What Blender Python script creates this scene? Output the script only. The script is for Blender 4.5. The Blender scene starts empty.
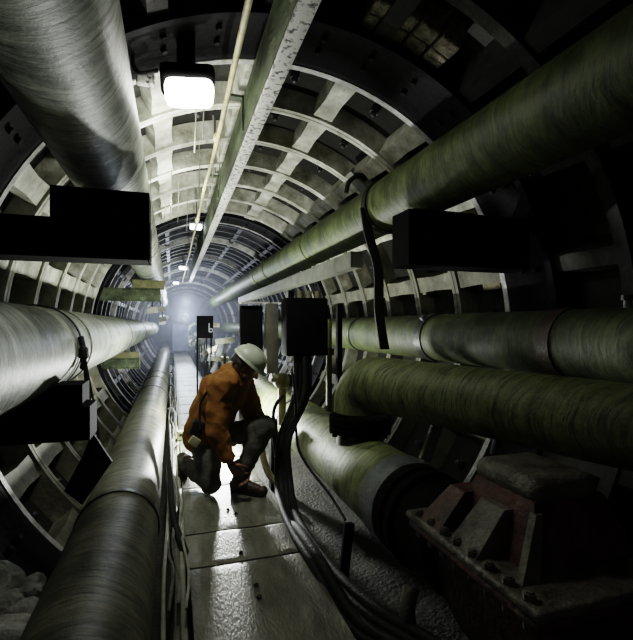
import bpy, bmesh, math, random
from mathutils import Vector, Matrix, noise
random.seed(7)
PI = math.pi
S = bpy.context.scene
COL = S.collection

# ------------------------------------------------------------------ camera frame
F = 450.0                       # focal length in pixels (633 px frame)
A = math.atan((316.5-172.0)/F)  # camera turned right of the tunnel axis
SA, CA = math.sin(A), math.cos(A)
EYE = 1.25                      # eye height above the walkway
def at(px, py, D):
    """world point seen at a photo pixel at depth D metres"""
    r = (px-316.5)/F*D
    return Vector((D*SA+r*CA, D*CA-r*SA, EYE+(325-py)/F*D))
XC, ZC, RR, RS = 0.72, 1.175, 1.80, 1.97   # tunnel axis, rib radius, skin radius
def P(r, t, y): return Vector((XC+r*math.sin(t), y, ZC+r*math.cos(t)))
def wall_hit(px, py, R):
    d = at(px, py, 1.0)-Vector((0, 0, EYE)); o = Vector((0, 0, EYE))
    ax, az = o.x-XC, o.z-ZC
    a = d.x**2+d.z**2; b = 2*(ax*d.x+az*d.z); c = ax*ax+az*az-R*R
    return o+d*((-b+math.sqrt(b*b-4*a*c))/(2*a))

# ------------------------------------------------------------------ materials
def nd(nt, t, x=0, y=0, **kw):
    n = nt.nodes.new(t); n.location = (x, y)
    for k, v in kw.items(): setattr(n, k, v)
    return n
def base_mat(name):
    m = bpy.data.materials.new(name); m.use_nodes = True
    nt = m.node_tree; b = nt.nodes['Principled BSDF']
    return m, nt, b
def ramp(nt, stops):
    r = nd(nt, 'ShaderNodeValToRGB')
    e = r.color_ramp.elements
    while len(e) < len(stops): e.new(0.5)
    for i, (p, c) in enumerate(stops):
        e[i].position = p; e[i].color = (*c, 1)
    return r
def dirty(name, c1, c2, scale=4, rough=.7, bump=.3, metal=0, stretch=(1, 1, 1), c3=None, detail=6, lo=.35, hi=.65, bscale=None, spec=.5):
    """two (or three) tone stained surface with a noise bump"""
    m, nt, b = base_mat(name); L = nt.links.new
    tc = nd(nt, 'ShaderNodeTexCoord'); mp = nd(nt, 'ShaderNodeMapping'); mp.inputs['Scale'].default_value = stretch
    L(tc.outputs['Object'], mp.inputs['Vector'])
    n = nd(nt, 'ShaderNodeTexNoise'); n.inputs['Scale'].default_value = scale; n.inputs['Detail'].default_value = detail
    n.inputs['Roughness'].default_value = .65
    L(mp.outputs[0], n.inputs['Vector'])
    st = [(lo, c1), (hi, c2)] + ([(min(hi+.12, .98), c3)] if c3 else [])
    r = ramp(nt, st); L(n.outputs['Fac'], r.inputs['Fac']); L(r.outputs['Color'], b.inputs['Base Color'])
    n2 = nd(nt, 'ShaderNodeTexNoise'); n2.inputs['Scale'].default_value = bscale or scale*6; n2.inputs['Detail'].default_value = 5
    L(mp.outputs[0], n2.inputs['Vector'])
    bp = nd(nt, 'ShaderNodeBump'); bp.inputs['Strength'].default_value = bump; bp.inputs['Distance'].default_value = .02
    L(n2.outputs['Fac'], bp.inputs['Height']); L(bp.outputs[0], b.inputs['Normal'])
    b.inputs['Roughness'].default_value = rough; b.inputs['Metallic'].default_value = metal
    b.inputs['Specular IOR Level'].default_value = spec
    return m
def wrap(name, c1, c2, c3, rough=.5, freq=14, bump=.5):
    """canvas-wrapped pipe lagging: fine bands round the pipe, uneven and stained.  Axis = object Y."""
    m, nt, b = base_mat(name); L = nt.links.new
    tc = nd(nt, 'ShaderNodeTexCoord')
    w0 = nd(nt, 'ShaderNodeTexNoise'); w0.inputs['Scale'].default_value = 1.3; w0.inputs['Detail'].default_value = 3
    L(tc.outputs['Object'], w0.inputs['Vector'])
    sc = nd(nt, 'ShaderNodeVectorMath', operation='SCALE'); sc.inputs['Scale'].default_value = .34
    L(w0.outputs['Color'], sc.inputs[0])
    ad = nd(nt, 'ShaderNodeVectorMath', operation='ADD'); L(tc.outputs['Object'], ad.inputs[0]); L(sc.outputs[0], ad.inputs[1])
    mp = nd(nt, 'ShaderNodeMapping'); mp.inputs['Scale'].default_value = (1.2, freq, 1.2); L(ad.outputs[0], mp.inputs['Vector'])
    n1 = nd(nt, 'ShaderNodeTexNoise'); n1.inputs['Scale'].default_value = 1.5; n1.inputs['Detail'].default_value = 7; n1.inputs['Roughness'].default_value = .7
    L(mp.outputs[0], n1.inputs['Vector'])
    n2 = nd(nt, 'ShaderNodeTexNoise'); n2.inputs['Scale'].default_value = 4; n2.inputs['Detail'].default_value = 8; n2.inputs['Roughness'].default_value = .7
    L(tc.outputs['Object'], n2.inputs['Vector'])
    mx = nd(nt, 'ShaderNodeMath', operation='MULTIPLY_ADD'); mx.inputs[1].default_value = .55; L(n2.outputs['Fac'], mx.inputs[0])
    h = nd(nt, 'ShaderNodeMath', operation='MULTIPLY'); h.inputs[1].default_value = .5; L(n1.outputs['Fac'], h.inputs[0]); L(h.outputs[0], mx.inputs[2])
    r = ramp(nt, [(.41, c1), (.52, c2), (.64, c3)]); L(mx.outputs[0], r.inputs['Fac'])
    mp2 = nd(nt, 'ShaderNodeMapping'); mp2.inputs['Scale'].default_value = (3.0, freq*5, 3.0); L(ad.outputs[0], mp2.inputs['Vector'])
    n3 = nd(nt, 'ShaderNodeTexNoise'); n3.inputs['Scale'].default_value = 1.6; n3.inputs['Detail'].default_value = 6; n3.inputs['Roughness'].default_value = .75
    L(mp2.outputs[0], n3.inputs['Vector'])
    r3 = ramp(nt, [(.38, (.10, .10, .09)), (.46, (.75, .75, .73)), (.60, (1.0, 1.0, 1.0))]); L(n3.outputs['Fac'], r3.inputs['Fac'])
    n4 = nd(nt, 'ShaderNodeTexNoise'); n4.inputs['Scale'].default_value = 9; n4.inputs['Detail'].default_value = 9; n4.inputs['Roughness'].default_value = .8
    mp4 = nd(nt, 'ShaderNodeMapping'); mp4.inputs['Scale'].default_value = (1, 2.2, 1); L(ad.outputs[0], mp4.inputs['Vector']); L(mp4.outputs[0], n4.inputs['Vector'])
    r4 = ramp(nt, [(.36, (.35, .35, .32)), (.50, (.95, .95, .93)), (.7, (1.0, 1.0, 1.0))]); L(n4.outputs['Fac'], r4.inputs['Fac'])
    m1 = nd(nt, 'ShaderNodeMixRGB', blend_type='MULTIPLY'); m1.inputs['Fac'].default_value = .85; L(r.outputs['Color'], m1.inputs['Color1']); L(r3.outputs['Color'], m1.inputs['Color2'])
    m2 = nd(nt, 'ShaderNodeMixRGB', blend_type='MULTIPLY'); m2.inputs['Fac'].default_value = .8; L(m1.outputs['Color'], m2.inputs['Color1']); L(r4.outputs['Color'], m2.inputs['Color2'])
    L(m2.outputs['Color'], b.inputs['Base Color'])
    bp = nd(nt, 'ShaderNodeBump'); bp.inputs['Strength'].default_value = bump; bp.inputs['Distance'].default_value = .02
    L(mx.outputs[0], bp.inputs['Height']); L(bp.outputs[0], b.inputs['Normal'])
    b.inputs['Roughness'].default_value = rough
    return m
def glow(name, c, s):
    m, nt, b = base_mat(name)
    b.inputs['Base Color'].default_value = (*c, 1)
    b.inputs['Emission Color'].default_value = (*c, 1); b.inputs['Emission Strength'].default_value = s
    return m

M = {}
M['paint_white'] = dirty('flaking_white_paint', (.16, .155, .10), (.50, .50, .42), 5, .6, .35, c3=(.72, .72, .66), lo=.32, hi=.56)
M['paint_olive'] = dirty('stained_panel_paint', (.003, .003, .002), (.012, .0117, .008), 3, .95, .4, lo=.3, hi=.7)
M['iron_dark'] = dirty('dark_iron', (.0025, .0028, .0035), (.008, .0085, .010), 4, .75, .25, spec=.15)
M['iron_blue'] = dirty('blue_grey_iron', (.012, .013, .017), (.048, .050, .058), 5, .55, .3)
M['iron_rim'] = dirty('scuffed_pale_rim', (.18, .18, .17), (.6, .6, .58), 6, .5, .3)
M['paint_shaded'] = dirty('shaded_white_paint', (.05, .05, .032), (.17, .165, .115), 4, .7, .35, c3=(.36, .35, .28), lo=.34, hi=.6)  # stained white paint, darkened to paint in the dim right and lower left walls
M['plug'] = dirty('grout_plug', (.01, .01, .012), (.035, .035, .04), 9, .5, .2)
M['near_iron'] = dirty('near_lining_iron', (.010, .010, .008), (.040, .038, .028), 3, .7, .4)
M['black'] = dirty('black_steel', (.001, .001, .0012), (.003, .003, .0033), 6, .8, .15, spec=.1)
M['rubber'] = dirty('black_rubber', (.005, .005, .005), (.020, .020, .018), 12, .65, .3, spec=.35)
M['concrete'] = dirty('walkway_concrete', (.085, .083, .062), (.23, .225, .18), 3.0, .36, .28, stretch=(3, 1, 1), c3=(.34, .33, .28), bscale=30, lo=.32, hi=.6, detail=9)
M['ground'] = dirty('muddy_floor', (.008, .008, .006), (.040, .037, .026), 6, .7, .6, bscale=40, lo=.35, hi=.7)
M['lag_grey'] = wrap('grey_canvas_lagging', (.076, .084, .068), (.34, .37, .31), (.56, .59, .51), .5, 8, .55)
M['lag_olive'] = wrap('olive_canvas_lagging', (.030, .040, .010), (.100, .128, .036), (.19, .225, .075), .55, 8, .55)
M['lag_shaded'] = wrap('shaded_olive_lagging', (.022, .030, .008), (.066, .085, .026), (.115, .138, .050), .6, 8, .55)  # olive lagging darkened to paint in the shade on the middle right pipe
M['lag_branch'] = wrap('ribbed_olive_lagging', (.065, .078, .028), (.20, .235, .095), (.32, .36, .17), .55, 10, .7)
M['lag_dark'] = wrap('dirty_olive_lagging', (.045, .045, .028), (.14, .14, .095), (.25, .25, .185), .5, 9, .55)
M['band'] = dirty('steel_band', (.02, .02, .02), (.06, .06, .055), 8, .4, .2, metal=.3)
M['band_brown'] = dirty('brown_band', (.04, .025, .015), (.085, .055, .035), 8, .5, .2)
M['zinc'] = dirty('zinc_sleeve', (.10, .115, .125), (.24, .265, .28), 7, .4, .3, metal=.3)
M['green_steel'] = dirty('flaking_green_steel', (.025, .032, .016), (.10, .13, .065), 7, .7, .6, stretch=(1, .5, 1), c3=(.25, .30, .18), lo=.36, hi=.62)
M['flake_white'] = dirty('flaking_white_steel', (.04, .04, .035), (.72, .72, .68), 26, .6, .6, lo=.40, hi=.48)
M['yellow'] = dirty('yellow_conduit', (.30, .27, .12), (.62, .58, .32), 8, .5, .2)
M['olive_plate'] = dirty('olive_painted_plate', (.11, .11, .045), (.23, .225, .11), 8, .6, .3)
M['grey_paint'] = dirty('grey_green_paint', (.075, .078, .058), (.17, .178, .14), 4, .55, .25)
M['timber'] = dirty('old_timber', (.10, .085, .045), (.26, .23, .13), 6, .8, .5, stretch=(1, 1, .2))
M['rust'] = dirty('rust_red_iron', (.04, .02, .016), (.15, .07, .055), 6, .5, .4, c3=(.22, .18, .13), lo=.35, hi=.6)
M['valve_grey'] = dirty('dirty_grey_iron', (.06, .055, .045), (.25, .235, .19), 8, .5, .5)
M['cable_grey'] = dirty('grey_cable', (.10, .10, .08), (.26, .26, .21), 9, .5, .2)
M['hose_pale'] = dirty('pale_hose', (.30, .31, .24), (.48, .49, .40), 9, .5, .2)
M['rag'] = dirty('black_rag', (.006, .006, .007), (.02, .02, .02), 8, .8, .4)
M['rubble'] = dirty('rubble_stone', (.18, .18, .16), (.8, .8, .76), 6, .8, .8, lo=.3, hi=.65)
M['skin'] = dirty('skin', (.20, .105, .065), (.29, .155, .10), 10, .5, .15)
M['jacket'] = dirty('orange_jacket', (.17, .070, .012), (.33, .145, .024), 5, .8, .5, bscale=16)
M['trousers'] = dirty('dark_trousers', (.04, .04, .037), (.13, .13, .115), 7, .8, .4)
M['helmet'] = dirty('pale_green_helmet', (.42, .48, .36), (.56, .62, .48), 6, .35, .05)
M['boot'] = dirty('brown_boot', (.022, .016, .012), (.07, .045, .028), 8, .5, .3)
M['hair'] = dirty('dark_hair', (.012, .009, .007), (.03, .022, .016), 14, .6, .3)
M['eye'] = dirty('eye_white', (.6, .6, .58), (.7, .7, .68), 5, .3, 0)
M['tag'] = dirty('pale_yellow_case', (.34, .33, .20), (.46, .45, .28), 5, .5, .1)
M['lamp'] = glow('lamp_diffuser', (1, .99, .92), 14)
M['lampfar'] = glow('far_lamp_diffuser', (.9, .95, 1), 9)
M['letter'] = dirty('pale_letter', (.5, .52, .55), (.62, .64, .68), 5, .5, 0)
M['haze'] = dirty('blue_grey_sheet_haze', (.20, .23, .34), (.34, .38, .52), 2, .8, .1)
M['brick'] = dirty('pale_brick', (.10, .09, .07), (.50, .46, .34), 12, .85, .7)

# ------------------------------------------------------------------ mesh helpers
class MB:
    def __init__(s): s.v = []; s.f = []; s.mi = []; s.mat = 0
    def face(s, idx): s.f.append(tuple(idx)); s.mi.append(s.mat)
    def grid(s, rows, cu=False, cv=False):
        """rows of points -> quads; cu closes each row, cv closes the stack"""
        b = len(s.v); n = len(rows[0])
        for r in rows: s.v.extend(Vector(p) for p in r)
        R = len(rows)
        for i in range(R if cv else R-1):
            for j in range(n if cu else n-1):
                i2, j2 = (i+1) % R, (j+1) % n
                s.face((b+i*n+j, b+i*n+j2, b+i2*n+j2, b+i2*n+j))
        return b
    def cap(s, pts, flip=False):
        b = len(s.v); s.v.extend(Vector(p) for p in pts)
        ids = list(range(b, b+len(pts))); s.face(ids[::-1] if flip else ids)
    def box(s, c, size, rot=None, bev=0.0):
        c = Vector(c); hx, hy, hz = [q/2 for q in size]; rot = rot or Matrix.Identity(3)
        if bev <= 0:
            b = len(s.v)
            for x in (-hx, hx):
                for y in (-hy, hy):
                    for z in (-hz, hz): s.v.append(c+rot @ Vector((x, y, z)))
            for q in ((0, 1, 3, 2), (4, 6, 7, 5), (0, 4, 5, 1), (2, 3, 7, 6), (0, 2, 6, 4), (1, 5, 7, 3)): s.face([b+i for i in q])
        else:
            bm = bmesh.new(); bmesh.ops.create_cube(bm, size=1)
            for v in bm.verts: v.co = Vector((v.co.x*hx*2, v.co.y*hy*2, v.co.z*hz*2))
            bmesh.ops.bevel(bm, geom=bm.edges[:], offset=bev, segments=3, profile=.5, affect='EDGES')
            s.addbm(bm, Matrix.Translation(c) @ rot.to_4x4()); bm.free()
    def addbm(s, bm, mx=None):
        mx = mx or Matrix.Identity(4); b = len(s.v); bm.verts.index_update()
        s.v.extend(mx @ v.co for v in bm.verts)
        for f in bm.faces: s.face([b+v.index for v in f.verts])
    def hexa(s, pts8):
        """8 corners: bottom ring of 4 then top ring of 4"""
        b = len(s.v); s.v.extend(Vector(p) for p in pts8)
        for q in ((3, 2, 1, 0), (4, 5, 6, 7), (0, 1, 5, 4), (1, 2, 6, 5), (2, 3, 7, 6), (3, 0, 4, 7)): s.face([b+i for i in q])
    def tube(s, pts, r, n=12, caps=True, wob=0):
        pts = [Vector(p) for p in pts]; N = len(pts)
        rad = r if isinstance(r, (list, tuple)) else [r]*N
        rows = []; up = None
        for i, p in enumerate(pts):
            t = (pts[min(i+1, N-1)]-pts[max(i-1, 0)]).normalized()
            if up is None:
                up = Vector((0, 0, 1)) if abs(t.z) < .9 else Vector((1, 0, 0))
            a = (up-t*up.dot(t)).normalized(); b2 = t.cross(a); up = a
            ring = []
            for k in range(n):
                g = 2*PI*k/n; d = a*math.cos(g)+b2*math.sin(g)
                rr = rad[i]
                if wob: rr *= 1+wob*noise.noise(Vector((d.x*1.2, d.z*1.2, 0))+p*2.3)+wob*.7*noise.noise(p*9+d*.4)
                ring.append(p+d*rr)
            rows.append(ring)
        s.grid(rows, cu=True)
        if caps: s.cap(rows[0], True); s.cap(rows[-1])
    def ball(s, c, r, n=12, sc=(1, 1, 1), rot=None):
        bm = bmesh.new(); bmesh.ops.create_uvsphere(bm, u_segments=n, v_segments=max(6, n*2//3), radius=r)
        rot = rot or Matrix.Identity(3)
        s.addbm(bm, Matrix.Translation(Vector(c)) @ rot.to_4x4() @ Matrix.Diagonal((*sc, 1))); bm.free()
    def cap_bone(s, a, b, ra, rb, n=12):
        a, b = Vector(a), Vector(b)
        s.tube([a, a.lerp(b, .33), a.lerp(b, .67), b], [ra, ra+(rb-ra)*.33, ra+(rb-ra)*.67, rb], n)
        s.ball(a, ra, n); s.ball(b, rb, n)
    def cyl(s, a, b, r, n=20): s.tube([a, b], r, n)
    def build(s, name, mats, parent=None, smooth=True, angle=40, origin=None):
        me = bpy.data.meshes.new(name)
        o0 = Vector(origin) if origin is not None else Vector((0, 0, 0))
        if parent is not None and origin is None:
            o0 = parent.matrix_world_loc if hasattr(parent, 'matrix_world_loc') else Vector(parent.get('_o', (0, 0, 0)))
        me.from_pydata([v-o0 for v in s.v], [], s.f)
        if not isinstance(mats, (list, tuple)): mats = [mats]
        for m in mats: me.materials.append(m)
        for p, i in zip(me.polygons, s.mi): p.material_index = min(i, len(mats)-1)
        bm = bmesh.new(); bm.from_mesh(me)
        bmesh.ops.remove_doubles(bm, verts=bm.verts, dist=1e-5)
        bmesh.ops.recalc_face_normals(bm, faces=bm.faces); bm.to_mesh(me); bm.free()
        if smooth:
            for p in me.polygons: p.use_smooth = True
            try: me.set_sharp_from_angle(angle=math.radians(angle))
            except Exception: pass
        ob = bpy.data.objects.new(name, me); COL.objects.link(ob)
        if parent is not None:
            ob.parent = parent; ob.location = o0-Vector(parent.get('_o', (0, 0, 0)))
        else: ob.location = o0
        ob['_o'] = tuple(o0)
        return ob
def empty(name, loc):
    o = bpy.data.objects.new(name, None); COL.objects.link(o); o.location = loc; o['_o'] = tuple(Vector(loc)); o.empty_display_size = .1
    return o
def tag(o, label=None, cat=None, group=None, kind=None):
    if label: o['label'] = label
    if cat: o['category'] = cat
    if group: o['group'] = group
    if kind: o['kind'] = kind
    return o
def struct(o): o['kind'] = 'structure'; return o
def smooth_path(pts, k=6):
    """Catmull-Rom through points"""
    pts = [Vector(p) for p in pts]; out = []
    for i in range(len(pts)-1):
        p0, p1, p2, p3 = pts[max(i-1, 0)], pts[i], pts[i+1], pts[min(i+2, len(pts)-1)]
        for j in range(k):
            t = j/k
            out.append(.5*((2*p1)+(p2-p0)*t+(2*p0-5*p1+4*p2-p3)*t*t+(3*p1-p0-3*p2+p3)*t**3))
    out.append(pts[-1]); return out

# ------------------------------------------------------------------ tunnel lining (the setting)
def sweep(mb, t0, t1, section, step=2.5):
    """section: closed list of (r, y); swept round the tunnel axis from t0 to t1 (degrees from the crown)"""
    n = max(1, int(round((t1-t0)/step))); rows = []
    for i in range(n+1):
        t = math.radians(t0+(t1-t0)*i/n); rows.append([P(r, t, y) for r, y in section])
    mb.grid(rows, cu=True)
    if t1-t0 < 359.9: mb.cap(rows[0], True); mb.cap(rows[-1])
LONG = [14.5+20*k for k in range(-9, 10)]
LW = [-58.5-15*k for k in range(6)]
R1Y = 2.87; R2Y = 7.69
RIBS = [R1Y+.69*k for k in range(1, 7)]
def lining(name, t0, t1, LONG=LONG, half=10, paint='paint_white'):
    mb = MB()
    # painted stretch between the two dark rings: skin, ring flanges, longitudinal flanges, grout plugs
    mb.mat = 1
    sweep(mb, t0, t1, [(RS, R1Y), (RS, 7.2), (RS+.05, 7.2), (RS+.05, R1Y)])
    mb.mat = 0
    for i, y in enumerate(RIBS):
        w = .095; sweep(mb, t0, t1, [(RS+.01, y-w/2-.02), (RR+.01, y-w/2), (RR+.01, y-.006), (RR+.022, y), (RR+.01, y+.006), (RR+.01, y+w/2), (RS+.01, y+w/2+.02)])
    edges = [R1Y+.06]+RIBS+[7.2]
    for t in LONG:
        if not (t0 < t <= t1): continue
        tr = math.radians(t)
        for a, b in zip(edges[:-1], edges[1:]):
            rows = []
            for y, wi, wo in ((a, .165, .20), (a+(b-a)*.5, .135, .19), (b, .165, .20)):
                hi, ho = wi/2/RR, wo/2/RS
                rows.append([P(RS+.01, tr-ho, y), P(RR+.03, tr-hi, y), P(RR+.03, tr+hi, y), P(RS+.01, tr+ho, y)])
            mb.grid(rows, cu=True)
    mb.mat = 2
    for t in LONG:
        tm = t+half
        if not (t0 < tm <= t1): continue
        for a, b in zip(edges[:-1], edges[1:]):
            tr = math.radians(tm); y = (a+b)/2
            mb.cyl(P(RS+.01, tr, y), P(RS-.05, tr, y), .035, 10); mb.ball(P(RS-.055, tr, y), .028, 8)
    # the near, unlit stretch behind the first dark ring
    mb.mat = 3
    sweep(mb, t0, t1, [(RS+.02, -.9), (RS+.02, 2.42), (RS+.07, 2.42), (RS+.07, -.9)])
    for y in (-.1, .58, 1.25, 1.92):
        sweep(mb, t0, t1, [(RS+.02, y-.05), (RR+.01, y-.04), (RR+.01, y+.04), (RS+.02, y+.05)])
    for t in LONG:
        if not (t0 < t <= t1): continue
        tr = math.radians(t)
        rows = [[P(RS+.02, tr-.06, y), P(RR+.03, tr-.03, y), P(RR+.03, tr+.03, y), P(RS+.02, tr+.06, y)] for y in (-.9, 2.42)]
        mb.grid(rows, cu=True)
    # the far, bare stretch
    mb.mat = 4
    sweep(mb, t0, t1, [(RS-.06, R2Y), (RS-.06, 27), (RS, 27), (RS, R2Y)])
    y = R2Y+.45; k = 0
    while y < 26:
        mb.mat = 5 if k % 5 == 3 else 4
        sweep(mb, t0, t1, [(RS-.05, y-.03), (RR+.05-(.04 if k % 5 == 3 else 0), y-.025), (RR+.05-(.04 if k % 5 == 3 else 0), y+.025), (RS-.05, y+.03)], 5)
        y += .5; k += 1
    mb.mat = 4
    for t in LONG:
        for dt in (0,):
            if not (t0 < t+dt <= t1): continue
            tr = math.radians(t+dt)
            mb.grid([[P(RS-.05, tr-.03, y), P(RR+.06, tr-.02, y), P(RR+.06, tr+.02, y), P(RS-.05, tr+.03, y)] for y in (R2Y, 26)], cu=True)
    return struct(mb.build(name, [M[paint], M['paint_olive'], M['plug'], M['near_iron'], M['iron_blue'], M['iron_rim']], smooth=False))
lining('ceiling', -55.5, 54.5)
lining('wall_right', 54.5, 134.5, paint='paint_shaded')
lining('wall_left', -96, -55.5, LW, 7.5)
lining('wall_left_lower', -135.5, -96, LW, 7.5, 'paint_shaded')
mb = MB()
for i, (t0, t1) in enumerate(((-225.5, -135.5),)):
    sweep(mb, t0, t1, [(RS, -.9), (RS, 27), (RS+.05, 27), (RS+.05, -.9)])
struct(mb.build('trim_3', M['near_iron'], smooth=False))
def dark_ring(name, y0, y1):
    mb = MB(); mb.mat = 0
    sweep(mb, 0, 360, [(RS+.04, y0), (RR-.01, y0), (RR-.01, y0+.05), (RR+.02, y0+.08), (RR+.02, y1-.08), (RR-.005, y1-.05), (RR-.005, y1), (RS+.04, y1)], 3)
    mb.mat = 1
    sweep(mb, 0, 360, [(RS, y1), (RR-.012, y1), (RR-.012, y1+.05), (RS, y1+.06)], 3)
    mb.mat = 0
    for k in range(36):
        t = math.radians(k*10+5)
        for yy in (y0+.16, y1-.16): mb.cyl(P(RR+.03, t, yy), P(RR-.005, t, yy), .018, 8)
    return struct(mb.build(name, [M['iron_dark'], M['iron_rim']]))
dark_ring('trim_1', 2.42, R1Y)
dark_ring('trim_2', 7.2, R2Y)
# the floor of the tunnel: a rough muddy fill
mb = MB(); rows = []
ny, nx = 150, 36
for i in range(ny+1):
    y = -.9+27.9*(i/ny)**1.5; r = []
    for j in range(nx+1):
        x = -1.25+3.9*j/nx
        h = .05*noise.noise(Vector((x*2.2, y*2.2, 3)))+.03*noise.noise(Vector((x*7, y*7, 1)))
        side = max(0, abs(x-.5)-.75)
        r.append((x, y, -.22+h+.10*side))
    rows.append(r)
mb.grid(rows); struct(mb.build('floor', M['ground']))
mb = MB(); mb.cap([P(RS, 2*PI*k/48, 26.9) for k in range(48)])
struct(mb.build('wall_back', M['haze']))  # end wall coloured blue-grey to paint in distant haze

# ------------------------------------------------------------------ walkway slabs
def slab(name, x0, x1, y0, y1, label, group='walkway slabs'):
    bm = bmesh.new(); bmesh.ops.create_grid(bm, x_segments=14, y_segments=14, size=.5)
    mb = MB(); rows = []
    n = 16
    for i in range(n+1):
        r = []
        for j in range(n+1):
            x = x0+(x1-x0)*j/n; y = y0+(y1-y0)*i/n
            e = min(j, n-j, i, n-i)
            r.append((x, y, .004*noise.noise(Vector((x*5, y*5, 0)))+(-.008 if e == 0 else 0)))
        rows.append(r)
    bm.free(); mb.grid(rows)
    lo = [(x0, y0), (x1, y0), (x1, y1), (x0, y1)]
    edge = rows[0]+[r[-1] for r in rows[1:]]+rows[-1][-2::-1]+[r[0] for r in rows[-2:0:-1]]
    mb.grid([edge, [(p[0], p[1], -.075) for p in edge]], cu=True)
    mb.cap([(x, y, -.075) for x, y in lo], True)
    o = mb.build(name, M['concrete'], origin=((x0+x1)/2, (y0+y1)/2, 0)); return tag(o, label, 'slab', group)
WX0, WX1 = .085, .70
slab('paving_slab', WX0, WX1, .75, 1.51, 'concrete walkway slab cut off by the bottom edge of the photo')
slab('paving_slab', WX0, WX1, 1.525, 2.395, 'long pale concrete walkway slab nearest the camera with a wet streak')
slab('paving_slab', WX0-.01, WX1, 2.41, 2.79, 'short concrete walkway slab between two dark joints just before the kneeling worker')
slab('paving_slab', WX0-.01, WX1, 2.805, 3.58, 'concrete walkway slab directly under the kneeling worker')
y = 3.595
while y < 25.5:
    slab('paving_slab', WX0-.01, WX1-.01, y, y+.745, 'bright concrete walkway slab in the row running away behind the worker', 'walkway slabs behind the worker'); y += .76
for k in range(9):            # low blocks that carry the slabs
    mb = MB(); yy = 1.0+k*1.52
    mb.box((.39, yy, -.165), (.5, .22, .18), bev=.01)
    tag(mb.build('bearing_block', M['ground'], origin=(.39, yy, -.25)), 'low concrete bearing block under the walkway slabs', 'block', 'bearing blocks under the walkway')

# ------------------------------------------------------------------ big lagged pipes
def pipe(name, x, z, r, y0, y1, mat, label, group=None, seg=56, wob=.012, step=.07):
    mb = MB(); ys = []; y = y0
    while y < y1: ys.append(y); y += step*(1+max(0, y-5)*.35)
    ys.append(y1)
    mb.tube([(x, yy, z) for yy in ys], r, seg, wob=wob)
    o = mb.build(name, mat, origin=(x, 0, z)); return tag(o, label, 'pipe', group)
def band(par, y, w, t=.006, mat='band', name='band', r=None):
    x, _, z = par['_o']; rr = (r or par['_r'])
    mb = MB(); rows = []
    for yy, q in ((y-w/2, .985), (y-w/2, 1+t/rr), (y+w/2, 1+t/rr), (y+w/2, .985)):
        rows.append([(x+rr*q*math.cos(2*PI*k/56), yy, z+rr*q*math.sin(2*PI*k/56)) for k in range(56)])
    mb.grid(rows, cu=True, cv=True); return mb.build(name, M[mat], par)
L1 = pipe('insulated_pipe', -.358, EYE+.919, .213, -.6, 26, M['lag_grey'], 'big grey canvas-wrapped pipe overhead at the upper left, resting on a black saddle beam')
L1['_r'] = .213
L2 = pipe('insulated_pipe', -.765, EYE-.143, .25, -.6, 26, M['lag_grey'], 'thick grey canvas-wrapped pipe at middle left with a black strap hanging from it')
L2['_r'] = .25
L3 = pipe('insulated_pipe', -.275, EYE-1.085, .205, -.4, 26, M['lag_dark'], 'low dark olive pipe running along the left side of the walkway')
L3['_r'] = .205
R1 = pipe('insulated_pipe', 1.67, EYE+.966, .21, -.5, 26, M['lag_olive'], 'mossy green pipe slung diagonally across the upper right with a black hanger')
R1['_r'] = .21
R2 = pipe('insulated_pipe', 2.2, EYE-.108, .20, -.5, 26, M['lag_shaded'], 'dull green pipe at middle right, behind the fatter pipe, with two dark bands')
R2['_r'] = .2
R4 = pipe('insulated_pipe', 1.25, EYE-1.0, .24, 2.12, 26, M['lag_branch'], 'low green pipe right of the walkway ending in a shaded black flange beside the valve')
R4['_r'] = .24
for p, ys in ((L1, ((5.4, .05), (10, .06))), (L2, ((3.35, .035), (6.6, .06), (10, .06))), (L3, ((2.60, .045), (7.0, .07), (9.2, .07), (8.2, .04))),
              (R1, ((7.6, .07), (8.7, .25), (5.2, .03))), (R2, ((5.0, .03),)), (R4, ((4.5, .06), (7.4, .08)))):
    for y, w in ys: band(p, y, w, .008, 'lag_grey' if p in (L1, L2) else 'lag_olive' if p is R1 else 'band')
band(R2, 3.41, .10, .01, 'band'); band(R2, 2.04, .09, .01, 'band_brown')
mb = MB(); mb.box((2.2-.135, 3.41, EYE-.108+.165), (.05, .045, .05), Matrix.Rotation(-.7, 3, 'Y'), .008)
tag(mb.build('buckle', M['zinc'], R2), 'small metal buckle on the dark band')
# bare zinc sleeve and end flange of the low right pipe, its shade painted black
band(R4, 2.25, .17, .010, 'zinc', 'sleeve')
mb = MB(); mb.cyl((1.25, 2.15, .25), (1.25, 2.09, .25), .247, 40); mb.build('end_flange', M['black'], R4)
# small nipple with a cap on the middle right pipe
nip = tag(empty('pipe_fitting', (2.16, 1.66, EYE+.09)), 'small metal nipple screwed into the top of the dull green pipe at the right edge', 'fitting')
mb = MB(); mb.cyl((2.16, 1.66, EYE+.08), (2.16, 1.66, EYE+.13), .018, 14); mb.build('stem', M['zinc'], nip)
mb = MB(); mb.cyl((2.16, 1.66, EYE+.125), (2.16, 1.66, EYE+.15), .028, 6); mb.build('cap', M['band'], nip)

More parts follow.
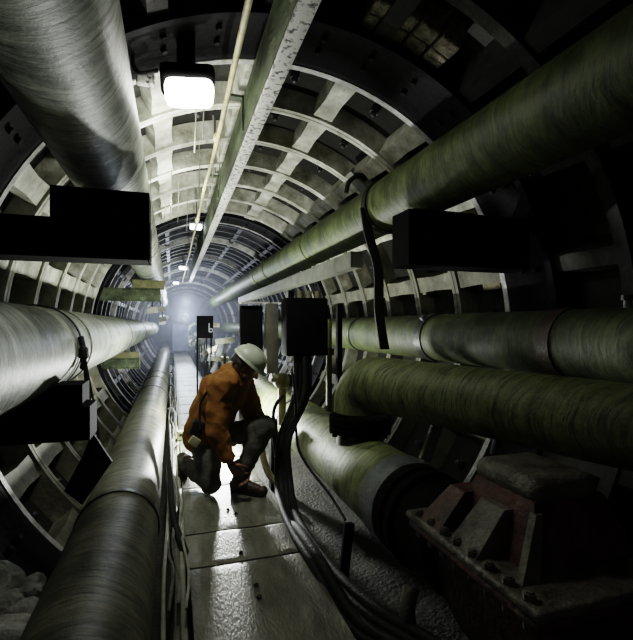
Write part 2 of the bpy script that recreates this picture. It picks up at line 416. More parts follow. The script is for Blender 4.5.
# fat branch pipe: tee riser from the low pipe, flange, elbow, then off to the right
br = tag(empty('branch_pipe', (1.25, 2.9, .47)), 'fat olive ribbed branch pipe that bends down through a bolted black flange at middle right', 'pipe')
dv = Vector((.37, -.93, 0)).normalized(); zr = EYE-.395
pts = [Vector((1.25, 2.9, EYE-.60)), Vector((1.25, 2.9, EYE-.52))]
bc = .16
for k in range(13):
    a = PI/2*k/12
    pts.append(Vector((1.25, 2.9, zr-bc))+dv*(bc*(1-math.cos(a)))+Vector((0, 0, bc*math.sin(a))))
q = pts[-1]
for k in range(1, 60): pts.append(q+dv*(.05*k)+Vector((0, 0, -.0012*k)))
mb = MB(); mb.tube(pts, .182, 56, wob=.012)
pr = mb.build('pipe_body', M['lag_branch'], br)
# the wrap follows the branch: rotate its texture frame by giving the mesh its own axis
def flange(mb, c, r, h, nb=12):
    c = Vector(c); mb.cyl(c-Vector((0, 0, h/2)), c+Vector((0, 0, h/2)), r, 40)
mb = MB(); flange(mb, (1.25, 2.9, EYE-.655), .215, .045); mb.build('flange', M['black'], br)
mb = MB(); flange(mb, (1.25, 2.9, EYE-.715), .215, .045); mb.build('flange', M['black'], br)
mb = MB(); mb.cyl((1.25, 2.9, EYE-.86), (1.25, 2.9, EYE-.70), .165, 32); mb.build('riser', M['lag_olive'], br)
for k in range(12):
    a = 2*PI*k/12+.1; c = Vector((1.25+.195*math.cos(a), 2.9+.195*math.sin(a), EYE-.685))
    mb = MB(); mb.cyl(c-Vector((0, 0, .075)), c+Vector((0, 0, .06)), .010, 8)
    mb.cyl(c-Vector((0, 0, .075)), c-Vector((0, 0, .055)), .019, 6); mb.cyl(c+Vector((0, 0, .035)), c+Vector((0, 0, .055)), .019, 6)
    mb.build('bolt', M['black'], br)

# ------------------------------------------------------------------ saddle beams on the dark rings
def saddle_beam(x0, x1, z0, z1, y, label, side, px, pz, pr_, mats=('black', 'black'), group=None, depth=.22, wide=None):
    """rolled channel fixed across the dark ring, with a saddle shaped to the pipe it carries"""
    t = tag(empty('pipe_support', ((x0+x1)/2, y, z0)), label, 'beam', group)
    mb = MB(); h = z1-z0
    mb.box(((x0+x1)/2, y+depth*.5-.015, (z0+z1)/2), (x1-x0, .03, h-.02))
    mb.box(((x0+x1)/2, y, z0+.012), (x1-x0, depth, .024)); mb.box(((x0+x1)/2, y, z1-.012), (x1-x0, depth, .024))
    mb.box(((x0+x1)/2, y-depth*.5+.015, (z0+z1)/2), (x1-x0, .03, h-.02))
    mb.box((x1 if side > 0 else x0, y, (z0+z1)/2), (.012, depth, h)); mb.build('channel', M[mats[0]], t, angle=30)
    # saddle plate: top edge cut to the pipe's underside
    sx0, sx1 = px-pr_*1.0, px+pr_*1.15; top = pz-pr_*1.08; n = 24
    if wide: sx0, sx1, top = wide
    mb = MB(); rows = []
    for yy in (y-depth*.45, y+depth*.45):
        lo = []; hi = []
        for k in range(n+1):
            x = sx0+(sx1-sx0)*k/n; d = x-px; zt = top
            if abs(d) < pr_*1.0: zt = min(top, pz-math.sqrt(max(0, (pr_*1.0)**2-d*d))-.002)
            lo.append((x, yy, z1-.005)); hi.append((x, yy, max(zt, z1+.002)))
        rows += [lo, hi] if yy < y else [hi, lo]
    mb.grid(rows, cv=True)
    for k in (0, n): mb.cap([r[k] for r in rows], k == 0)
    mb.build('saddle', M[mats[1]], t, angle=30)
    for bx in (sx0+.07, sx1-.07):
        mb = MB(); zz = z0+h*.5; mb.cyl((bx, y-depth*.5-.02, zz), (bx, y-depth*.5+.01, zz), .02, 6); mb.build('bolt', M[mats[0]], t)
    return t
b1 = saddle_beam(-1.06, -.115, EYE+.335, EYE+.53, 2.60, 'wide black saddle beam under the grey overhead pipe at the upper left', 1, -.358, EYE+.919, .213)
b2 = saddle_beam(-1.08, -.40, EYE-.58, EYE-.41, 2.62, 'black saddle beam under the thick grey pipe at middle left', 1, -.765, EYE-.143, .25, wide=(-1.06, -.43, EYE-.30))
b3 = saddle_beam(1.42, 2.35, EYE+.38, EYE+.73, 2.62, 'black saddle beam under the mossy green pipe at the upper right', -1, 1.67, EYE+.966, .21)
b4 = saddle_beam(-1.06, -.18, EYE+.37, EYE+.56, 7.45, 'far green-edged beam with an olive saddle under the overhead pipe, behind the black beam', 1, -.358, EYE+.919, .213, ('green_steel', 'olive_plate'))
b5 = saddle_beam(-1.08, -.48, EYE-.66, EYE-.50, 7.45, 'far green beam with an olive saddle under the thick middle left pipe', 1, -.765, EYE-.143, .25, ('green_steel', 'olive_plate'))

# black strap over the middle left pipe, its loose tails and the flap below it
st = tag(empty('strap', (-.5, 2.98, EYE-.1)), 'thin black strap cinched round the middle left pipe with frayed tails hanging down', 'strap')
mb = MB(); rows = []
for yy, q in ((2.95, 1.0), (2.95, 1.03), (2.985, 1.03), (2.985, 1.0)):
    rows.append([(-.765+.256*q*math.cos(2*PI*k/48), yy+.03*math.sin(2*PI*k/48), EYE-.143+.256*q*math.sin(2*PI*k/48)) for k in range(48)])
mb.grid(rows, cu=True, cv=True); mb.build('loop', M['rubber'], st)
mb = MB(); mb.tube(smooth_path([(-.512, 2.95, EYE-.07), (-.495, 2.93, EYE-.14), (-.49, 2.92, EYE-.20), (-.50, 2.92, EYE-.26)]), [.016]*6+[.026]*6+[.016]*6+[.008], 8); mb.build('knot', M['rubber'], st)
for dx, dz, r in ((.0, -.80, .009), (.022, -.72, .006), (-.02, -.5, .008)):
    mb = MB(); mb.tube(smooth_path([(-.495, 2.92, EYE-.13), (-.465+dx*.5, 2.90, EYE-.35), (-.445+dx, 2.88, EYE+dz*.7), (-.435+dx*1.5, 2.90, EYE+dz)]), r, 6); mb.build('tail', M['rag'], st)
mb = MB()
f = [at(92, 432, 2.42), at(112, 462, 2.40), at(82, 505, 2.34), at(64, 491, 2.36), at(83, 455, 2.40)]
mb.cap(f); mb.cap([p+Vector((0, .03, 0)) for p in f], True)
mb.grid([f, [p+Vector((0, .03, 0)) for p in f]], cu=True)
tag(mb.build('gusset_plate', M['rag'], origin=f[2], smooth=False), 'black slanting gusset plate hanging below the end of the middle left beam', 'plate')

# hanger strap over the mossy green pipe
hg = tag(empty('pipe_hanger', (1.66, 3.3, EYE+.75)), 'black band hanger round the mossy green pipe, its long strip dropping straight down', 'hanger')
mb = MB(); rows = []
for yy, q in ((3.26, .99), (3.26, 1.04), (3.34, 1.04), (3.34, .99)):
    rows.append([(1.67+.214*q*math.cos(2*PI*k/48), yy, EYE+.966+.214*q*math.sin(2*PI*k/48)) for k in range(48)])
mb.grid(rows, cu=True, cv=True); mb.build('band', M['rubber'], hg)
mb = MB(); rows = []
for p in smooth_path([(1.46, 3.29, EYE+.93), (1.50, 3.30, EYE+.72), (1.58, 3.30, EYE+.45), (1.60, 3.32, EYE+.1), (1.66, 3.34, EYE-.2)], 8):
    rows.append([p+Vector((dx, dy, 0)) for dx, dy in ((-.04, -.008), (.04, -.008), (.04, .008), (-.04, .008))])
mb.grid(rows, cu=True); mb.build('strip', M['rubber'], hg)
# pale angle bracket that ties the pipe to a lining rib
wb = tag(empty('wall_bracket', at(352, 186, 4.3)), 'pale angle bracket with a black strap above the mossy green pipe', 'bracket')
c = Vector((1.74, 4.05, EYE+1.37))
mb = MB(); R_ = Matrix.Rotation(.72, 3, 'Y')
mb.box(c, (.30, .14, .02), R_); mb.box(c+R_ @ Vector((0, .07, .05)), (.30, .02, .12), R_); mb.build('angle', M['grey_paint'], wb)
mb = MB(); mb.box(c+R_ @ Vector((.06, -.02, .04)), (.08, .12, .07), R_, .01); mb.build('clip', M['grey_paint'], wb)
mb = MB(); mb.tube(smooth_path([c+Vector((.08, -.05, .03)), c+Vector((-.03, -.09, .06)), c+Vector((-.14, -.09, -.01)), c+Vector((-.17, -.08, -.12))]), .022, 8); mb.build('strap', M['rubber'], wb)

# ------------------------------------------------------------------ overhead: rail, conduit, lamps, wires
rail = tag(empty('overhead_rail', (.555, 5, EYE+1.36)), 'long overhead steel rail under the crown with flaking white underside and green side', 'rail')
mb = MB(); mb.box((.553, 7.2, EYE+1.53), (.012, 15.6, .30)); mb.build('web', M['green_steel'], rail, smooth=False)
mb = MB(); mb.box((.553, 7.2, EYE+1.371), (.090, 15.6, .022), bev=.004); mb.build('lower_flange', M['flake_white'], rail)
mb = MB(); mb.box((.553, 7.2, EYE+1.68), (.10, 15.6, .02)); mb.build('upper_flange', M['green_steel'], rail)
mb = MB(); mb.box((.528, 7.2, EYE+1.53), (.045, 15.6, .285)); mb.build('side_plate', M['green_steel'], rail, smooth=False)
for yy in (1.9, 3.35, 5.2, 9.5):
    mb = MB(); mb.box((.50, yy, EYE+1.56), (.02, .07, .26)); mb.box((.45, yy, EYE+1.68), (.12, .07, .02)); mb.build('clip', M['green_steel'], rail)
yc = tag(empty('conduit', (.33, 5, EYE+1.45)), 'thin yellow conduit running along the crown beside the rail', 'conduit')
mb = MB(); mb.tube(smooth_path([(.333+.006*math.sin(k*2.1), -.2+k*1.0, EYE+1.45+.008*math.sin(k*1.3)) for k in range(17)], 4), .017, 10); mb.build('tube', M['yellow'], yc)
for yy in (3.55, 6.4, 9.3):
    mb = MB(); mb.tube([(.333, yy-.05, EYE+1.45), (.333, yy-.045, EYE+1.45), (.333, yy+.045, EYE+1.45), (.333, yy+.05, EYE+1.45)], [.018, .028, .028, .018], 10); mb.build('coupling', M['yellow'], yc)
    mb = MB(); mb.tube([(.333, yy+.2, EYE+1.44), (.333, yy+.2, EYE+1.75)], .008, 6); mb.build('hanger', M['band'], yc)

lp = tag(empty('bulkhead_lamp', (.08, 2.62, EYE+1.62)), 'glowing white bulkhead lamp fixed under the dark ring at the crown', 'lamp')
LC = Vector((.095, 2.66, EYE+1.32))
RL = Matrix.Rotation(-.12, 3, 'Y') @ Matrix.Rotation(-.25, 3, 'X')
mb = MB(); mb.box(LC+RL @ Vector((0, 0, .085)), (.30, .20, .09), RL, .03); mb.build('housing', M['black'], lp)
mb = MB(); mb.box(LC, (.27, .17, .11), RL, .045); tag(mb.build('diffuser', M['lamp'], lp), 'glowing white diffuser')
mb = MB(); mb.box(LC+Vector((-.02, 0, .27)), (.10, .10, .26), bev=.015); mb.build('stem', M['black'], lp)
mb = MB(); mb.tube(smooth_path([LC+Vector((-.17, 0, .10)), LC+Vector((-.27, .0, .07)), LC+Vector((-.30, .02, .17)), LC+Vector((-.22, .04, .33))]), .012, 8); mb.build('cable', M['rubber'], lp)
mb = MB(); mb.box(LC+Vector((-.24, .10, .09)), (.10, .05, .07), bev=.012); tag(mb.build('junction', M['flake_white'], lp), 'chipped white junction piece')
far_lamps = ((196, 227, 7.4, 'small white lamp at the crown just past the second dark ring'), (183, 268, 11.5, 'small bright lamp under the crown deep in the tunnel, above the next one'), (176, 283, 16, 'farthest tiny bright lamp near the end of the tunnel crown'))
for px, py, D, lab in far_lamps:
    c = at(px, py, D); t = tag(empty('ceiling_lamp', c), lab, 'lamp', 'lamps along the crown')
    mb = MB(); mb.box(c+Vector((0, 0, .06)), (.24, .18, .05), bev=.015); mb.build('housing', M['zinc'], t)
    mb = MB(); mb.box(c, (.19, .13, .08), bev=.03); mb.build('diffuser', M['lampfar'], t)
    mb = MB(); mb.cyl(c+Vector((0, 0, .07)), (c.x, c.y, ZC+math.sqrt(1.93**2-(c.x-XC)**2)), .012, 6); mb.build('stem', M['band'], t)
wires = [(195, 100, 3.0, .62), (203, 105, 3.1, .5), (213, 165, 3.9, .55), (199, 172, 4.3, .7), (178, 185, 5.0, .6), (171, 172, 4.6, .55), (165, 178, 5.0, .5), (150, 150, 4.2, .6), (219, 178, 4.6, .45), (187, 195, 5.6, .6)]
for px, py, D, ln in wires:
    c = at(px, py, D); zt = ZC+math.sqrt(max(.1, 1.93**2-(c.x-XC)**2))
    mb = MB(); mb.tube(smooth_path([(c.x, c.y, zt), (c.x+.006, c.y, zt-ln*.5), (c.x-.004, c.y, zt-ln)]), .004, 5)
    tag(mb.build('hanging_wire', M['hose_pale'], origin=(c.x, c.y, zt)), 'thin pale wire hanging straight down from the lining crown beyond the lamp', 'wire', 'wires hanging from the crown')

# ------------------------------------------------------------------ cables along the walkway
def cable(name, pts, r, mat, label, cat='cable', group=None, k=8, n=10):
    pts = smooth_path(pts, k); mb = MB(); mb.tube(pts, r, n)
    return tag(mb.build(name, M[mat], origin=pts[0]), label, cat, group)
labs = ['pale conduit closest to the slabs at the left walkway edge', 'second grey cable in from the left edge of the walkway slabs', 'thick dark cable in the middle of the bundle left of the walkway',
        'thin pale cable between the bundle and the low left pipe', 'black hose lying lowest against the low left pipe']
for i, (x, z, r, m) in enumerate(((.055, -.02, .016, 'hose_pale'), (.02, -.01, .014, 'cable_grey'), (-.012, -.07, .022, 'rubber'), (-.03, .03, .010, 'hose_pale'), (-.02, -.14, .025, 'rubber'))):
    cable('cable', [(x+.008*math.sin(i*2+k*1.7), .6+k*.55, z+.012*math.sin(i+k*2.3)-max(0, 2.3-(.6+k*.55))*.06) for k in range(26)], r, m, labs[i], 'cable', 'cables along the left walkway edge', 4, 8)
for i, (x, z, r, m, lab) in enumerate(((.062, .03, .007, 'hose_pale', 'thin pale tangled cable on top of the bundle at the left walkway edge'), (.03, .045, .009, 'cable_grey', 'thin grey tangled cable lying over the bundle left of the slabs'), (.0, .02, .008, 'cable_grey', 'slack grey cable sagging between the bundle and the low left pipe'))):
    rr_ = random.Random(i+11)
    cable('cable', [(x+rr_.uniform(-.025, .02), 2.0+k*.3, z+rr_.uniform(-.05, .05)) for k in range(24)], r, m, lab, 'cable', 'cables along the left walkway edge', 4, 6)
cable('hose', [at(168, 425, 3.9), at(170, 470, 3.1), at(174, 520, 2.7), at(187, 560, 2.45), at(186, 590, 2.3), at(170, 610, 2.2)], .022, 'rubber', 'short black hose looping out beside the low left pipe near the front', 'hose')

jb = tag(empty('junction_box', (1.01, 3.46, EYE-.24)), 'black square junction box with cable glands on top, right of the worker', 'box')
mb = MB(); mb.box((1.02, 3.50, EYE-.015), (.34, .20, .46), bev=.012); mb.build('case', M['black'], jb)
mb = MB(); mb.box((1.02, 3.395, EYE-.015), (.30, .012, .42), bev=.004); mb.build('lid', M['black'], jb)
for dx in (-.11, -.035, .04, .115):
    mb = MB(); mb.cyl((1.02+dx, 3.5, EYE+.21), (1.02+dx, 3.5, EYE+.275), .024, 10); mb.build('gland', M['olive_plate'] if dx > -.1 else M['black'], jb)
for k, (x0, y0, r, lab) in enumerate(((.93, 3.44, .020, 'leftmost black hose dropping from the junction box and curving along the slab edge'),
        (.965, 3.46, .030, 'thickest black hose hanging from the junction box onto the slab edge'),
        (1.00, 3.42, .022, 'black hose hanging second from the right under the junction box'),
        (1.04, 3.45, .026, 'rightmost black hose dropping from the junction box to the mud'))):
    o = .048*k
    pts = [(x0, y0, EYE-.24), (x0-.015, y0-.02, EYE-.55), at(279+3.2*k, 440, 3.48), at(277+4.5*k, 485, 3.40), at(281+5*k, 508, 3.05), at(292+6*k, 540, 2.68), at(312+8*k, 573, 2.32), at(345+10*k, 604, 2.03), at(390+14*k, 636, 1.82), at(440+16*k, 676, 1.6)]
    pts = [Vector(p) for p in pts]
    for p in pts[4:]:
        p.z = max(p.z, -.02) if p.x < WX1+.02 else -.09+.02*k
    for p in pts[4:]:
        if p.x < WX1+.03: p.z = r+.002
    cable('hose', pts, r, 'rubber', lab, 'hose', 'hoses below the junction box', 8, 12)
cable('hose', [at(262, 425, 3.95), at(262, 450, 3.9), at(268, 472, 3.85), at(279, 486, 3.75), at(292, 500, 3.6)], .030, 'hose_pale', 'pale hose curling behind the black hoses near the raised knee', 'hose')
cable('hose', [at(283, 395, 3.6), at(274, 410, 3.55), at(274, 440, 3.5), at(277, 462, 3.55)], .014, 'rubber', 'thin black looping hose just left of the hanging hoses', 'hose')
cable('cable', [at(292, 372, 3.35), at(295, 395, 3.33), at(297, 440, 3.35), at(305, 462, 3.3), at(330, 495, 3.1), at(345, 520, 2.9)], .010, 'rubber', 'thin black cable sagging across the low right pipe', 'cable')
cable('cable', [at(288, 366, 3.38), at(293, 378, 3.36), at(296, 392, 3.36), at(297, 412, 3.35)], .007, 'hose_pale', 'thin pale wire in front of the hanging black hoses', 'cable')

# ------------------------------------------------------------------ steelwork behind the worker
cb = tag(empty('steel_channel', (1.45, 7, EYE+.5)), 'pale steel channel running lengthwise below the mossy green pipe', 'beam')
mb = MB(); y0, y1 = 3.5, 10.2; ym, yl = (y0+y1)/2, y1-y0
mb.box((1.43, ym, EYE+.55), (.012, yl, .13)); mb.box((1.48, ym, EYE+.612), (.10, yl, .012)); mb.box((1.48, ym, EYE+.488), (.10, yl, .012)); mb.build('channel', M['grey_paint'], cb, smooth=False)
mb = MB(); mb.box((1.49, y0+.01, EYE+.55), (.11, .012, .11)); mb.build('end_plate', M['grey_paint'], cb, smooth=False)
po = tag(empty('steel_post', (.93, 3.95, -.2)), 'grey painted steel post left of the junction box with a thin shelf on top', 'post')
c = at(274, 340, 3.95)
mb = MB(); mb.box((c.x, 4.0, EYE-.12), (.105, .14, .62), bev=.006); mb.build('post', M['grey_paint'], po)
mb = MB(); mb.box((c.x+.02, 4.0, -.005-.1), (.06, .10, 1.0)); mb.build('stem', M['iron_dark'], po)
c2 = at(262, 303, 4.0); mb = MB(); mb.box((c2.x, 4.05, EYE+.20), (.37, .16, .012)); mb.build('shelf', M['flake_white'], po)
bx = tag(empty('gauge_panel', at(251, 352, 4.1)), 'dark panel with a half-round olive gauge just above the white helmet', 'panel')
c = at(251, 330, 4.1); mb = MB(); mb.box(c, (.20, .10, .44), bev=.01); mb.build('case', M['iron_dark'], bx)
g = at(245.5, 332, 4.15); mb = MB(); mb.tube([g+Vector((0, .02, 0)), g+Vector((0, -.02, 0)), g+Vector((0, -.025, 0))], [.062, .062, .055], 24)
mb.build('gauge', M['olive_plate'], bx)
mb = MB(); mb.cyl((c.x, c.y, c.z-.2), (c.x, c.y, -.2), .022, 10); mb.build('stand', M['iron_dark'], bx)
# upright black post right of the box
c = at(339, 345, 4.0); mb = MB(); mb.box((c.x, c.y, .62), (.045, .045, 1.62)); mb.box((c.x, c.y, -.17), (.12, .12, .02))
tag(mb.build('steel_post', M['black'], origin=(c.x, c.y, -.18)), 'slim black post standing between the junction box and the branch pipe', 'post')
c = at(329, 336, 4.2); mb = MB(); mb.tube([(c.x, c.y, -.2), (c.x, c.y, EYE+.02), (c.x, c.y, EYE+.05)], [.028, .028, .02], 12); mb.cyl((c.x, c.y, EYE-.28), (c.x, c.y, EYE-.22), .05, 12)
tag(mb.build('riser_pipe', M['lag_olive'], origin=(c.x, c.y, -.2)), 'narrow olive riser pipe just right of the junction box', 'pipe')
# small valve over the low pipe, seen between worker and hoses
v = tag(empty('stop_valve', at(283, 390, 4.3)), 'small round olive valve body below the grey post, behind the hoses', 'valve')
c = at(282, 381, 4.3)
mb = MB(); mb.ball(c, .085, 20, (1, 1, .95)); mb.build('body', M['olive_plate'], v)
mb = MB(); mb.cyl(c+Vector((-.05, -.02, .02)), c+Vector((-.12, -.03, .04)), .04, 14); tag(mb.build('cap', M['flake_white'], v), 'pale end cap')
mb = MB(); mb.cyl(c+Vector((.05, 0, 0)), c+Vector((.16, .02, 0)), .06, 14); mb.build('union', M['iron_dark'], v)
mb = MB(); mb.cyl(c, (c.x, c.y, .3), .04, 12); mb.build('riser', M['olive_plate'], v)
# small pale letter panel far along the right side
c = at(205, 327, 8.0); sg = tag(empty('sign_panel', c), 'small dark square panel with a pale letter b, far down the right side', 'sign')
mb = MB(); mb.box(c, (.29, .03, .40), bev=.006); mb.build('board', M['iron_dark'], sg)
q = c+Vector((.07, -.02, -.06))
mb = MB(); mb.box(q+Vector((0, 0, .05)), (.016, .008, .16))
ring = []
for rr in (.022, .038): ring.append([q+Vector((.03+rr*math.cos(2*PI*k/20), -.003, rr*math.sin(2*PI*k/20)-.0)) for k in range(20)])
mb.grid(ring, cu=True); mb.build('letter', M['letter'], sg, smooth=False)
for dx in (-.13, .11):
    mb = MB(); mb.box((c.x+dx, c.y+.04, (c.z-.2)/2), (.03, .03, c.z+.25)); mb.build('leg', M['iron_dark'], sg)
# clutter along the far right: brackets, short rails and stubs that catch the light
rnd = random.Random(3)
for k in range(20):
    yy = 5.7+k*.8; x = .74+rnd.uniform(-.01, .03); z = rnd.choice((.55, .8, 1.0, 1.25, .65))
    t = tag(empty('pipe_bracket', (x, yy, -.2)), 'pale slanting-armed bracket on a post in the far row right of walkway', 'bracket', 'far brackets right of the walkway')
    mb = MB(); mb.box((x+.04, yy, z/2-.1), (.04, .04, z+.25)); mb.build('post', M['iron_blue'], t)
    mb = MB(); mb.box((x+.04, yy, z), (.30, .08, .09), Matrix.Rotation(rnd.uniform(-.6, .3), 3, 'Y')); mb.build('arm', M['paint_white'], t)
    mb = MB(); mb.box((x-.04, yy+.02, z-.15), (.10, .08, .22), Matrix.Rotation(rnd.uniform(.2, .8), 3, 'Y'), .008); mb.build('clip', M['zinc'], t)
for k in range(7):            # hanger plates on the left above the walkway, far along
    yy = 9.0+k*1.9; x = -.30+rnd.uniform(-.06, .06); z = EYE+rnd.uniform(.10, .42)
    t = tag(empty('hanger_plate', (x, yy, z)), 'bright hanger plate on a rod in the far row left above walkway', 'hanger', 'far hanger plates left of the walkway')
    mb = MB(); mb.cyl((x, yy, z), (x, yy, 2.7), .012, 6); mb.build('rod', M['iron_blue'], t)
    mb = MB(); mb.box((x, yy, z-.05), (.20, .05, .12), Matrix.Rotation(rnd.uniform(-.3, .3), 3, 'Y'), .01); mb.build('plate', M['paint_white'], t)
for k in range(8):
    yy = 5.6+k*2.1
    t = tag(empty('cable_hook', (-.05, yy, .0)), 'short dark cable hook on a stake along the far left walkway edge', 'hook', 'far hooks left of the walkway')
    mb = MB(); mb.tube([(.03, yy, -.25), (.03, yy, .22), (.0, yy, .27), (-.05, yy, .26)], .012, 8); mb.build('stake', M['iron_blue'], t)
cable('pipe', [(.90, 6.0, .22), (.90, 9, .22), (.90, 14, .24), (.90, 22, .24)], .07, 'paint_white', 'white-lit thin pipe beside the far right edge of the walkway', 'pipe', None, 10, 20)
# bundled sheet hung across the far end
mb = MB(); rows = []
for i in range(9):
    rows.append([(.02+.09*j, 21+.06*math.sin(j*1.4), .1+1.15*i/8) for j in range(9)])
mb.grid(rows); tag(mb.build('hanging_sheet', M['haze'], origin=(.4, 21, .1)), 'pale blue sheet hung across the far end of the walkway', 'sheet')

# ------------------------------------------------------------------ big valve at the lower right
vv = tag(empty('gate_valve', (1.3, 1.45, -.2)), 'big rusty gate valve with a square capped bonnet at the lower right', 'valve')
def frus(mb, x0, x1, y0, y1, z0, X0, X1, Y0, Y1, z1, n=4):
    mb.hexa([(x0, y0, z0), (x1, y0, z0), (x1, y1, z0), (x0, y1, z0), (X0, Y0, z1), (X1, Y0, z1), (X1, Y1, z1), (X0, Y1, z1)])
mb = MB(); rows = []
for z, e in ((-.12, .14), (-.02, .22), (.10, .28), (.24, .31), (.34, .315), (.385, .30)):
    rows.append([(1.33+e*1.0*max(-.82, min(.82, 1.15*math.cos(2*PI*k/40))), 1.42+e*1.12*max(-.86, min(.86, 1.15*math.sin(2*PI*k/40))), z) for k in range(40)])
mb.grid(rows, cu=True); mb.cap(rows[0], True); mb.cap(rows[-1]); mb.build('body', M['rust'], vv)
mb = MB(); mb.box((1.33, 1.42, .402), (.66, .78, .034), bev=.012); mb.build('flange', M['valve_grey'], vv)
mb = MB(); mb.box((1.33, 1.42, .364), (.64, .76, .034), bev=.012); mb.build('flange', M['rust'], vv)
mb = MB(); frus(mb, 1.13, 1.60, 1.18, 1.66, .415, 1.22, 1.54, 1.28, 1.60, .62)
bm = bmesh.new(); me_ = None; bm.free(); mb.build('bonnet', M['rust'], vv, angle=25)
mb = MB(); mb.box((1.375, 1.45, .645), (.31, .36, .10), bev=.048); mb.build('cap', M['valve_grey'], vv)
mb = MB(); mb.box((1.375, 1.45, .595), (.28, .33, .03), bev=.01); mb.build('cap_rim', M['iron_dark'], vv)
mb = MB(); frus(mb, 1.02, 1.16, 1.34, 1.50, .42, 1.16, 1.24, 1.36, 1.49, .57); mb.build('lug', M['valve_grey'], vv, angle=25)
mb = MB(); frus(mb, 1.02, 1.17, 1.57, 1.72, .42, 1.15, 1.25, 1.58, 1.68, .56); mb.build('lug', M['rust'], vv, angle=25)
mb = MB(); frus(mb, 1.06, 1.13, 1.16, 1.19, .42, 1.20, 1.23, 1.25, 1.28, .59); mb.build('rib', M['valve_grey'], vv, angle=25)
mb = MB(); mb.cyl((1.25, 1.70, .25), (1.25, 2.0, .25), .225, 32); mb.build('neck', M['black'], vv)
mb = MB(); mb.cyl((1.25, 1.99, .25), (1.25, 2.045, .25), .25, 40); mb.build('end_flange', M['black'], vv)  # neck and disc coloured black for the shade at the pipe end
for k in range(8):
    yy = 1.10+k*.09
    mb = MB(); mb.cyl((1.03, yy, .33), (1.03, yy, .445), .012, 8); mb.cyl((1.03, yy, .42), (1.03, yy, .44), .02, 6); mb.cyl((1.03, yy, .33), (1.03, yy, .347), .02, 6); mb.build('bolt', M['valve_grey'], vv)
mb = MB(); mb.tube(smooth_path([(1.0, 1.75, .10), (.96, 1.72, .02), (.97, 1.7, -.1), (.97, 1.7, -.2)]), .035, 10); mb.build('drain', M['valve_grey'], vv)
# struts behind the valve
c = at(432, 440, 2.75); mb = MB(); mb.box(c, (.075, .03, .26), Matrix.Rotation(.42, 3, 'Y'), .004)
tag(mb.build('timber_strut', M['hose_pale'], origin=c), 'short pale slanting timber strut between the branch pipe and the low pipe', 'strut')
c = at(498, 437, 2.45); mb = MB(); mb.box(c, (.035, .03, .20), Matrix.Rotation(.3, 3, 'Y'), .004)
tag(mb.build('timber_strut', M['zinc'], origin=c), 'thin grey-violet strut just above the valve cap', 'strut')
c = at(340, 560, 2.35); mb = MB(); mb.box((c.x+.03, c.y, .02), (.05, .03, .38), Matrix.Rotation(.12, 3, 'Y') , .004)
tag(mb.build('steel_strut', M['black'], origin=(c.x+.03, c.y, -.17)), 'flat black strut standing in the mud in front of the low right pipe end', 'strut')

# pale timber packings wedged in the dark lining on the right
for px, py, lab in ((466, 221, 'pale timber packing in the right lining just below the mossy green pipe'), (525, 192, 'upper pale timber packing in the dark right lining'), (495, 279, 'small pale timber packing above the dull green pipe'), (423, 287, 'largest pale timber packing beside the dark saddle beam at right')):
    p = wall_hit(px, py, 1.90); t = math.atan2(p.x-XC, p.z-ZC)
    mb = MB(); mb.box(p, (.16, .22, .10), Matrix.Rotation(t, 3, 'Y'), .006)
    tag(mb.build('timber_packing', M['timber'], origin=p), lab, 'packing', 'timber packings in the right lining')
# block of bricks packed into the crown lining, upper right
bp_ = tag(empty('brick_packing', wall_hit(405, 35, 1.93)), 'square patch of rough brick packing in the dark lining at the upper right', 'packing')
p = wall_hit(403, 36, 1.93); t0 = math.atan2(p.x-XC, p.z-ZC)
mb = MB()
for i in range(4):
    for j in range(4):
        t = t0+(i-1.5)*.076; yy = p.y+(j-1.5)*.135
        mb.box(P(1.92+.012*((i*3+j) % 3), t, yy), (.125, .115, .16), Matrix.Rotation(t, 3, 'Y'), .012)
mb.build('bricks', M['brick'], bp_)

# rubble at the lower left, pebbles by the hoses
def rock(c, r, seed):
    bm = bmesh.new(); bmesh.ops.create_icosphere(bm, subdivisions=3, radius=r)
    for v_ in bm.verts: v_.co *= 1+.45*noise.noise(v_.co/r*1.1+Vector((seed, seed*2, 0)))+.18*noise.noise(v_.co/r*3+Vector((seed, 1, 0)))
    mb = MB(); mb.addbm(bm, Matrix.Translation(Vector(c)) @ Matrix.Diagonal((1, 1, .75, 1))); bm.free(); return mb
for k, (px, py, D, r, lab) in enumerate(((6, 612, 1.75, .10, 'largest rough pale stone in the rubble at the lower left edge'), (24, 622, 1.72, .085, 'middle rough stone of the lower left rubble, beside the low pipe'),
        (12, 640, 1.62, .10, 'front rough stone at the bottom left corner'), (-10, 590, 1.8, .11, 'rough stone half cut off by the left edge'), (30, 590, 1.85, .06, 'small stone topmost in the lower left rubble'))):
    c = at(px, py, D); tag(rock(c, r, k*3.1).build('rubble_stone', M['rubble'], origin=c), lab, 'stone', 'rubble at the lower left')
for k, (px, py) in enumerate(((372, 598), (386, 612), (360, 588))):
    c = at(px, py, 2.05); c.z = -.11; tag(rock(c, .035, k*5.3+1).build('clay_lump', M['timber'], origin=c), ['pale clay lump on the hoses by the valve, middle one', 'pale clay lump nearest the camera by the valve', 'pale clay lump farthest up along the hoses'][k], 'lump')
for k, (px, py) in enumerate(((228, 510), (236, 514), (241, 553), (259, 598), (256, 586))):
    D = EYE*F/(py-325); c = at(px, py, D); c.z = .004
    tag(rock(c, .012, k*2.7).build('pebble', M['rubber'], origin=c), ['dark pebble left of the pair by the boot', 'dark pebble right of the pair by the boot', 'dark pebble on the nearest long slab by its far joint', 'largest dark pebble in the middle of the nearest slab', 'dark pebble just behind the largest one on the nearest slab'][k], 'pebble')

